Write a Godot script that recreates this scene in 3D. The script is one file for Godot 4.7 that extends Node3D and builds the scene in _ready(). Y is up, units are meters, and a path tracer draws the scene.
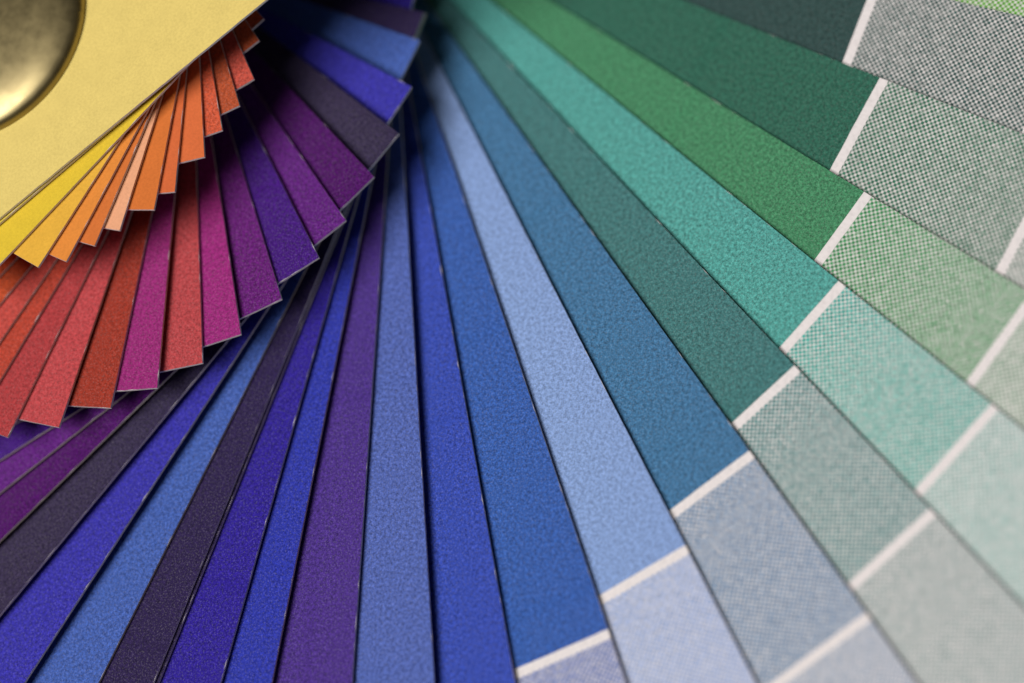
extends Node3D
# A macro view of a fanned colour deck. Lengths in the tables are millimetres; MM turns them into metres.
# World: x to the right, z towards the bottom of the picture, y up; the deck lies on a table at y = -0.3 mm.

const MM := 0.001
const AXIS := Vector2(-29.654, 17.109)      # where the rivet stands (x, minus z)
const SIDE_FAR := 21.091                    # rivet to one long side of a card
const SIDE_NEAR := 12.689                   # rivet to the other long side
const REAR := 10.601                        # rivet to the short end
const FRONT := 82.0                         # rivet to the long end
const FIRST_GAP := 44.557                   # end of the full colour
const SECOND_GAP := 56.282                  # end of the middle tint
const THIRD_GAP := 68.2
const GAP := 0.57                           # unprinted line between two printed fields
const THICK := 0.16

# turn in degrees, slack on the rivet (x, y), height of the upper face, ink (red, green, blue), what it looks like
const CARDS := [
	[39.06, -0.675, 0.832, 16.790, 226, 200, 84, "bright yellow card just under the pale cover"],
	[46.74, -0.133, 0.125, 16.500, 225, 192, 56, "lemon yellow card"],
	[59.69, -0.200, 0.345, 16.230, 230, 176, 64, "golden yellow card"],
	[65.07, -0.031, 0.077, 15.960, 228, 140, 60, "amber orange card"],
	[71.45, -0.115, 0.138, 15.690, 213, 116, 55, "orange card next to the peach card"],
	[77.53, -0.220, 0.070, 15.420, 234, 168, 128, "pale peach card"],
	[84.77, 0.085, -0.103, 15.150, 213, 116, 53, "orange card beside the peach card"],
	[90.27, 0.069, -0.165, 14.880, 213, 106, 59, "red orange card"],
	[98.78, 0.154, -0.061, 14.610, 215, 109, 61, "deep orange card"],
	[105.02, 0.127, 0.021, 14.340, 202, 90, 62, "coral card"],
	[111.17, 0.265, -0.077, 14.070, 176, 82, 52, "rust brown card"],
	[117.31, 0.403, -0.082, 13.800, 190, 82, 68, "brick pink card"],
	[125.90, 0.000, 0.000, 13.530, 196, 92, 56, "burnt orange card peeping out beside the brick pink card"],
	[131.00, 0.000, 0.000, 13.260, 200, 86, 50, "burnt orange card tucked under the cover"],
	[136.20, 0.000, 0.000, 12.990, 198, 84, 48, "burnt orange card above the orange red card"],
	[141.82, 0.077, -0.061, 12.720, 184, 78, 46, "orange red card"],
	[147.57, 0.140, -0.089, 12.450, 188, 76, 68, "salmon red card"],
	[151.75, 0.238, -0.128, 12.180, 180, 70, 54, "vermilion card"],
	[157.81, 0.356, -0.161, 11.910, 170, 64, 66, "rose red card"],
	[166.22, 0.007, -0.168, 11.640, 186, 74, 77, "bright pink red card"],
	[173.60, 0.026, 0.092, 11.220, 157, 60, 47, "brown red card"],
	[180.76, 0.004, 0.031, 10.950, 151, 48, 116, "magenta card beside the brown red card"],
	[187.71, -0.041, 0.097, 10.380, 180, 73, 76, "warm red card between two magenta cards"],
	[194.14, -0.039, 0.160, 10.110, 153, 47, 120, "magenta card beside the purple card"],
	[201.73, -0.146, 0.113, 9.640, 103, 37, 117, "deep purple card"],
	[210.07, -0.270, -0.141, 9.370, 71, 34, 124, "violet card"],
	[216.79, -0.333, -0.229, 9.000, 98, 40, 125, "purple card"],
	[223.83, -0.101, -0.183, 8.630, 81, 30, 101, "dark plum card"],
	[231.10, 0.132, -0.216, 8.010, 60, 52, 78, "charcoal navy card"],
	[238.90, -0.090, -0.180, 7.290, 61, 57, 167, "violet blue card"],
	[246.32, -0.199, 0.089, 6.420, 72, 99, 175, "steel blue card"],
	[251.49, 0.029, -0.108, 6.150, 52, 42, 79, "dark indigo card"],
	[251.73, 0.029, -0.108, 5.850, 52, 44, 76, "dark indigo card hidden but for its edge"],
	[258.34, -0.084, 0.017, 5.540, 53, 41, 146, "ultramarine card"],
	[263.17, -0.027, 0.003, 5.120, 52, 61, 167, "royal blue card"],
	[270.73, -0.101, -0.001, 4.550, 79, 55, 137, "royal purple card"],
	[277.79, -0.084, -0.011, 4.160, 86, 105, 178, "dusty blue card"],
	[284.09, -0.235, -0.059, 3.390, 60, 80, 177, "cobalt blue card"],
	[291.56, -0.211, -0.001, 2.970, 61, 97, 173, "sapphire blue card"],
	[298.93, -0.153, -0.154, 2.550, 134, 160, 209, "pale sky blue card"],
	[306.05, -0.089, 0.067, 2.160, 72, 119, 159, "teal blue card"],
	[312.30, -0.121, 0.186, 1.770, 73, 123, 123, "grey green card"],
	[318.60, 0.371, 0.059, 1.380, 88, 163, 155, "turquoise green card"],
	[324.74, 0.383, 0.336, 1.010, 75, 138, 100, "leaf green card"],
	[333.13, 0.273, 0.283, 0.640, 55, 105, 88, "dark green card"],
	[340.64, -0.115, 0.068, 0.270, 56, 80, 78, "blackish green card"],
	[346.60, 0.000, 0.000, 0.000, 112, 160, 80, "yellow green card"],
]
const COVER_HEIGHT := 17.07

var rng := RandomNumberGenerator.new()
var paper: StandardMaterial3D
var grain: Texture2D
var fine_grain: Texture2D
var middle_grain: Texture2D
var core: StandardMaterial3D
var mottle: Texture2D
var flecks: ImageTexture
var tooth: Texture2D
var screen_middle: ImageTexture
var screen_light: ImageTexture


func _ready() -> void:
	rng.seed = 20417
	setup_camera_and_light()
	make_textures()
	build_table()
	build_deck()


func setup_camera_and_light() -> void:
	var cam := Camera3D.new()
	cam.name = "camera"
	var tilt := 0.5049
	var az := 5.5218
	var axis := Vector3(-sin(az), cos(az), 0.0)
	var turned := Basis(axis, tilt)                       # in x, y (up the picture), height
	var conv := func(v: Vector3) -> Vector3: return Vector3(v.x, v.z, -v.y)
	var bx: Vector3 = conv.call(turned.x)
	var by: Vector3 = conv.call(turned.y)
	var bz: Vector3 = conv.call(turned.z)
	var aim := Vector3(0, 4.55 * MM, 0)
	cam.transform = Transform3D(Basis(bx, by, bz), aim + bz * 0.200)
	cam.fov = 11.0205
	cam.near = 0.02
	cam.far = 4.0
	var lens := CameraAttributesPhysical.new()
	lens.frustum_focal_length = 100.0
	lens.frustum_focus_distance = 0.1998
	lens.exposure_aperture = 10.5
	cam.attributes = lens
	cam.fov = 11.0205
	add_child(cam)
	cam.current = true

	var env := Environment.new()
	env.background_mode = Environment.BG_COLOR
	env.background_color = Color(0.19, 0.185, 0.18)        # the dim studio round the deck
	env.tonemap_mode = Environment.TONE_MAPPER_LINEAR
	env.tonemap_exposure = 1.0
	env.sdfgi_enabled = true
	env.ssao_enabled = true
	env.ssil_enabled = true
	var we := WorldEnvironment.new()
	we.name = "environment"
	we.environment = env
	add_child(we)

	# the softbox at the left of the table
	var key := AreaLight3D.new()
	key.name = "softbox"
	var from_az := deg_to_rad(228.0)
	var from_el := deg_to_rad(69.0)
	var dir := Vector3(cos(from_az) * cos(from_el), sin(from_el), -sin(from_az) * cos(from_el))
	var dist := 1.4
	key.position = dir * dist
	key.area_size = Vector2(0.72, 0.72)
	key.light_energy = 2.40
	key.light_color = Color(1.0, 0.99, 0.98)
	key.area_range = 4.0
	key.shadow_enabled = true
	add_child(key)
	key.look_at(Vector3.ZERO, Vector3.UP)


func noise_texture(frequency: float, octaves: int, size: int, ramp: Gradient, warp: float, sd: int, gain := 0.5) -> NoiseTexture2D:
	var n := FastNoiseLite.new()
	n.seed = sd
	n.noise_type = FastNoiseLite.TYPE_SIMPLEX_SMOOTH
	n.frequency = frequency
	n.fractal_type = FastNoiseLite.FRACTAL_FBM
	n.fractal_octaves = octaves
	n.fractal_gain = gain
	if warp > 0.0:
		n.domain_warp_enabled = true
		n.domain_warp_amplitude = warp
		n.domain_warp_frequency = frequency * 0.6
	var t := NoiseTexture2D.new()
	t.width = size
	t.height = size
	t.seamless = true
	t.noise = n
	if ramp:
		t.color_ramp = ramp
	return t


func ramp_of(stops: Array) -> Gradient:
	var g := Gradient.new()
	var at := PackedFloat32Array()
	var c := PackedColorArray()
	for s in stops:
		at.append(s[0])
		c.append(Color(s[1], s[1], s[1]))
	g.offsets = at
	g.colors = c
	return g


func make_textures() -> void:
	grain = noise_texture(0.065, 4, 1024, ramp_of([[0.15, 0.48], [0.4, 0.70], [0.53, 0.77], [0.66, 0.86], [0.86, 1.0]]), 0.0, 5, 0.95)
	middle_grain = noise_texture(0.065, 4, 1024, ramp_of([[0.15, 0.63], [0.5, 0.85], [0.84, 1.0]]), 0.0, 8, 0.95)
	fine_grain = noise_texture(0.08, 4, 1024, ramp_of([[0.0, 0.90], [0.5, 0.955], [1.0, 1.0]]), 0.0, 6, 0.7)
	mottle = noise_texture(0.03, 3, 512, ramp_of([[0.0, 0.965], [0.5, 0.985], [1.0, 1.0]]), 0.0, 9)
	tooth = noise_texture(0.10, 3, 1024, null, 5.0, 31)
	flecks = fleck_texture()
	screen_middle = screen_texture(-0.30, 3)
	screen_light = screen_texture(0.06, 4)
	paper = StandardMaterial3D.new()
	paper.albedo_color = Color(0.895, 0.865, 0.86)
	paper.albedo_texture = noise_texture(0.06, 3, 512, ramp_of([[0.0, 0.93], [0.6, 0.985], [1.0, 1.0]]), 0.0, 12)
	core = paper.duplicate()
	core.albedo_color = Color(0.86, 0.80, 0.78)
	paper.roughness = 0.9
	paper.metallic_specular = 0.2
	paper.uv1_triplanar = true
	paper.uv1_scale = Vector3.ONE * 90.0


# A halftone screen: paper white whose alpha says how much of the paper the ink leaves bare.
# 64 screen cells a side, every dot a little larger or smaller than the next.
func screen_texture(level: float, sd: int) -> ImageTexture:
	var n := 1024
	var cell := 8                                          # half a screen period, in pixels
	var cells := n / cell
	var r := RandomNumberGenerator.new()
	r.seed = sd
	var wave := PackedFloat32Array()
	wave.resize(cell)
	for i in cell:
		wave[i] = sin(PI * (i + 0.5) / cell)
	var bytes := PackedByteArray()
	bytes.resize(n * n * 4)
	for cy in cells:
		for cx in cells:
			var ink := 1.0 if (cx + cy) % 2 == 0 else -1.0
			var push := r.randfn(0.0, 0.16) - level
			for y in cell:
				var at := ((cy * cell + y) * n + cx * cell) * 4
				var wy := wave[y] * ink
				for x in cell:
					# v is +1 in the middle of a dot and -1 in the middle of a bare spot
					var v := wy * wave[x] + push
					var bare := int(clampf(0.5 - v * 0.50, 0.04, 0.9) * 255.0)
					bytes.encode_u32(at, 0x00d8dae1 | (bare << 24))   # the paper's own colour
					at += 4
	return ImageTexture.create_from_image(Image.create_from_data(n, n, false, Image.FORMAT_RGBA8, bytes))


# Specks and short fibres where the ink lets the paper through: paper colour, the share in alpha.
func fleck_texture() -> ImageTexture:
	var n := FastNoiseLite.new()
	n.seed = 19
	n.frequency = 0.13
	n.fractal_octaves = 2
	n.fractal_gain = 0.6
	n.domain_warp_enabled = true
	n.domain_warp_amplitude = 9.0
	n.domain_warp_frequency = 0.04
	var im := n.get_seamless_image(1024, 1024)
	im.convert(Image.FORMAT_L8)
	var src := im.get_data()
	var bytes := PackedByteArray()
	bytes.resize(src.size() * 4)
	for i in src.size():
		var share := clampf((src[i] - 142) * 0.0012, 0.0, 0.10)
		bytes.encode_u32(i * 4, 0x00d8dae1 | (int(share * 255.0) << 24))
	return ImageTexture.create_from_image(Image.create_from_data(1024, 1024, false, Image.FORMAT_RGBA8, bytes))


func ink_colour(r: float, g: float, b: float, mean: float, bare: float) -> Color:
	var c := Color(r / 255.0, g / 255.0, b / 255.0).srgb_to_linear()
	# what the grain takes away is given back, what the bare specks add is taken off
	c = Color(clampf((c.r - bare) / mean, 0.004, 0.95), clampf((c.g - bare) / mean, 0.004, 0.95), clampf((c.b - bare) / mean, 0.004, 0.95))
	return c.linear_to_srgb()


func ink_material(card: Array, screen: Texture2D) -> StandardMaterial3D:
	var m := StandardMaterial3D.new()
	# the deeper the ink, the more its grain shows
	var brightest: float = maxf(card[4], maxf(card[5], card[6]))
	var depth := 2 if card[4] > 188 and card[5] > 95 else 1 if brightest > 182 or card[4] > 140 else 0
	m.albedo_color = ink_colour(card[4], card[5], card[6], [0.63, 0.74, 0.94][depth], 0.010 if depth < 2 else 0.0)
	if screen == screen_middle and card[5] >= card[6]:
		# the screened inks are fresher than the same inks laid solid
		var c := m.albedo_color
		c.s = minf(c.s * 1.15 + 0.2, 0.9)
		m.albedo_color = c
	m.albedo_texture = [grain, middle_grain, fine_grain][depth]
	m.roughness = 0.78
	m.metallic_specular = 0.25
	m.uv1_scale = Vector3(1.0 / 19.0, 1.0 / 19.0, 1.0)     # mesh UVs are millimetres on the card
	m.uv1_offset = Vector3(rng.randf(), rng.randf(), 0.0)
	m.heightmap_enabled = true
	m.heightmap_texture = tooth
	m.heightmap_scale = 0.0002
	m.detail_enabled = true
	m.detail_uv_layer = BaseMaterial3D.DETAIL_UV_2
	if screen:
		m.detail_albedo = screen
		m.detail_blend_mode = BaseMaterial3D.BLEND_MODE_MIX
		m.uv2_scale = Vector3(1.0 / 21.0, 1.0 / 21.0, 1.0)
	elif depth < 2:
		m.detail_albedo = flecks
		m.detail_blend_mode = BaseMaterial3D.BLEND_MODE_MIX
		m.uv2_scale = Vector3(1.0 / 17.0, 1.0 / 17.0, 1.0)
	else:
		m.detail_albedo = mottle
		m.detail_blend_mode = BaseMaterial3D.BLEND_MODE_MUL
		m.uv2_scale = Vector3(1.0 / 24.0, 1.0 / 24.0, 1.0)
	m.uv2_offset = Vector3(rng.randf(), rng.randf(), 0.0)
	return m


# The outline of a rectangle, x0..x1 along the card and z0..z1 across it, each side walked in short
# steps that stray by up to `stray` and draw back by up to `worn`.
func outline(x0: float, x1: float, z0: float, z1: float, stray: float, worn: float, nz: FastNoiseLite) -> PackedVector2Array:
	var pts := PackedVector2Array()
	var corners := [Vector2(x0, z0), Vector2(x1, z0), Vector2(x1, z1), Vector2(x0, z1)]
	var inward := [Vector2(0, 1), Vector2(-1, 0), Vector2(0, -1), Vector2(1, 0)]
	for k in 4:
		var a: Vector2 = corners[k]
		var b: Vector2 = corners[(k + 1) % 4]
		var steps := maxi(2, int(a.distance_to(b) / 0.4))
		for i in steps:
			var p := a.lerp(b, float(i) / steps)
			var w := nz.get_noise_2d(p.x * 40.0 + k * 900.0, p.y * 40.0)
			var d := w * stray + maxf(0.0, nz.get_noise_2d(p.x * 90.0, p.y * 90.0 + k * 500.0) - 0.22) * worn
			var q: Vector2 = p + inward[k] * d
			if i == 0:
				q = p + (inward[k] + inward[(k + 3) % 4]) * absf(d)
			pts.append(q)
	return pts


# Upper and lower face in the first surface, the cut edge in the second.
func slab(pts: PackedVector2Array, top: float, bottom: float) -> ArrayMesh:
	var st := SurfaceTool.new()
	st.begin(Mesh.PRIMITIVE_TRIANGLES)
	var tri := Geometry2D.triangulate_polygon(pts)
	for f in range(0, tri.size(), 3):
		var q := [pts[tri[f]], pts[tri[f + 1]], pts[tri[f + 2]]]
		if (q[1] - q[0]).cross(q[2] - q[0]) < 0.0:
			q = [q[0], q[2], q[1]]
		for up in [true, false]:
			if not up and bottom >= top:
				continue
			for v in (q if up else [q[0], q[2], q[1]]):
				st.set_normal(Vector3.UP if up else Vector3.DOWN)
				st.set_uv(v)
				st.set_uv2(v)
				st.add_vertex(Vector3(v.x, top if up else bottom, v.y) * MM)
	var mesh := st.commit()
	if bottom < top:
		st.clear()
		st.begin(Mesh.PRIMITIVE_TRIANGLES)
		for i in pts.size():
			var a := pts[i]
			var b := pts[(i + 1) % pts.size()]
			var n := Vector3(b.y - a.y, 0, -(b.x - a.x)).normalized()
			for v in [[a, top], [b, bottom], [b, top], [a, top], [a, bottom], [b, bottom]]:
				st.set_normal(n)
				st.set_uv(v[0])
				st.set_uv2(v[0])
				st.add_vertex(Vector3(v[0].x, v[1], v[0].y) * MM)
		mesh = st.commit(mesh)
	return mesh


func part(called: String, mesh: Mesh, m: Material, parent: Node3D) -> MeshInstance3D:
	var o := MeshInstance3D.new()
	o.name = called
	o.mesh = mesh
	o.material_override = m
	parent.add_child(o, true)
	return o


func build_table() -> void:
	var t := BoxMesh.new()
	t.size = Vector3(0.9, 0.02, 0.7)
	var m := StandardMaterial3D.new()
	m.albedo_color = Color(0.42, 0.40, 0.38)
	m.roughness = 0.7
	var o := part("tabletop", t, m, self)
	o.position = Vector3(0, -0.01 - (THICK + 0.01) * MM, 0)
	o.set_meta("kind", "structure")


func build_deck() -> void:
	var deck := Node3D.new()
	deck.name = "colour_fan_deck"
	deck.position = Vector3(AXIS.x * MM, 0, -AXIS.y * MM)
	deck.set_meta("label", "fanned deck of printed colour cards pinned by a brass rivet under a pale yellow cover")
	deck.set_meta("category", "colour deck")
	add_child(deck)

	# four outlines of card, shared by all
	var cores := []
	var fields := []
	for k in 4:
		var nz := FastNoiseLite.new()
		nz.seed = 40 + k
		nz.frequency = 0.02
		cores.append(slab(outline(-REAR, FRONT, -SIDE_FAR, SIDE_NEAR, 0.012, 0.0, nz), 0.0, -THICK))
		var set := []
		for span in [[-REAR, FIRST_GAP], [FIRST_GAP + GAP, SECOND_GAP], [SECOND_GAP + GAP, THIRD_GAP]]:
			set.append(slab(outline(span[0], span[1], -SIDE_FAR, SIDE_NEAR, 0.012, 0.08, nz), 0.008, 0.008))
		fields.append(set)

	var count := 0
	for c in CARDS:
		var k := count % 4
		var card := part("colour_card" if count == 0 else "colour_card_%03d" % count, cores[k], null, deck)
		card.material_override = null
		card.set_surface_override_material(0, paper)
		card.set_surface_override_material(1, core)
		card.position = Vector3(c[1], c[3], -c[2]) * MM
		card.rotation.y = deg_to_rad(c[0])
		card.set_meta("label", c[7])
		part("colour_field", fields[k][0], ink_material(c, null), card)
		part("tint_field", fields[k][1], ink_material(c, screen_middle), card)
		part("pale_tint_field", fields[k][2], ink_material(c, screen_light), card)
		count += 1
	build_cover(deck)
	build_rivet(deck)


func build_cover(deck: Node3D) -> void:
	var nz := FastNoiseLite.new()
	nz.seed = 77
	nz.frequency = 0.02
	var m := ink_material([0, 0, 0, 0, 229, 204, 118, ""], null)
	var board := part("cover", slab(outline(-REAR, FRONT, -SIDE_FAR, 11.66, 0.02, 0.0, nz), 0.0, -THICK), paper, deck)
	board.position = Vector3(0, COVER_HEIGHT * MM, 0)
	board.rotation.y = deg_to_rad(37.74)
	board.set_meta("label", "pale straw yellow cover card")
	part("cover_print", slab(outline(-REAR + 0.01, FRONT - 0.01, -SIDE_FAR + 0.01, 11.66, 0.02, 0.02, nz), 0.008, 0.008), m, board)


func build_rivet(deck: Node3D) -> void:
	var brass := StandardMaterial3D.new()
	brass.albedo_color = Color(0.62, 0.56, 0.40)
	brass.metallic = 1.0
	brass.roughness = 0.46
	brass.roughness_texture = noise_texture(0.03, 4, 512, ramp_of([[0.0, 0.75], [1.0, 1.0]]), 6.0, 66)
	brass.albedo_texture = noise_texture(0.02, 4, 512, ramp_of([[0.0, 0.86], [0.5, 0.95], [1.0, 1.0]]), 10.0, 67)
	brass.uv1_triplanar = true
	brass.uv1_scale = Vector3.ONE * 60.0
	var profile := [Vector2(0, 1.42), Vector2(1.5, 1.41), Vector2(3.0, 1.36), Vector2(4.5, 1.25), Vector2(5.5, 1.12), Vector2(6.1, 1.00), Vector2(6.5, 0.88), Vector2(6.8, 0.76), Vector2(7.05, 0.62), Vector2(7.22, 0.45), Vector2(7.28, 0.25), Vector2(7.28, 0.012)]
	var st := SurfaceTool.new()
	st.begin(Mesh.PRIMITIVE_TRIANGLES)
	st.set_smooth_group(0)
	var around := 96
	for i in around:
		var a := TAU * i / around
		var b := TAU * (i + 1) / around
		for j in profile.size() - 1:
			var p: Vector2 = profile[j]
			var q: Vector2 = profile[j + 1]
			var v := [Vector3(cos(a) * p.x, p.y, sin(a) * p.x), Vector3(cos(b) * p.x, p.y, sin(b) * p.x), Vector3(cos(b) * q.x, q.y, sin(b) * q.x), Vector3(cos(a) * q.x, q.y, sin(a) * q.x)]
			for w in ([v[0], v[1], v[2]] if p.x > 0 else []) + [v[0], v[2], v[3]]:
				st.add_vertex(w * MM)
	st.index()
	st.generate_normals()
	var rivet := part("rivet", st.commit(), brass, deck)
	rivet.position = Vector3(-0.2, COVER_HEIGHT, 0.17) * MM
	rivet.set_meta("label", "domed brass rivet head")
	var post := CylinderMesh.new()
	post.top_radius = 2.0 * MM
	post.bottom_radius = 2.0 * MM
	post.height = (COVER_HEIGHT + 0.2) * MM
	part("post", post, brass, rivet).position = Vector3(0, -(COVER_HEIGHT - 0.2) * 0.5 * MM, 0)
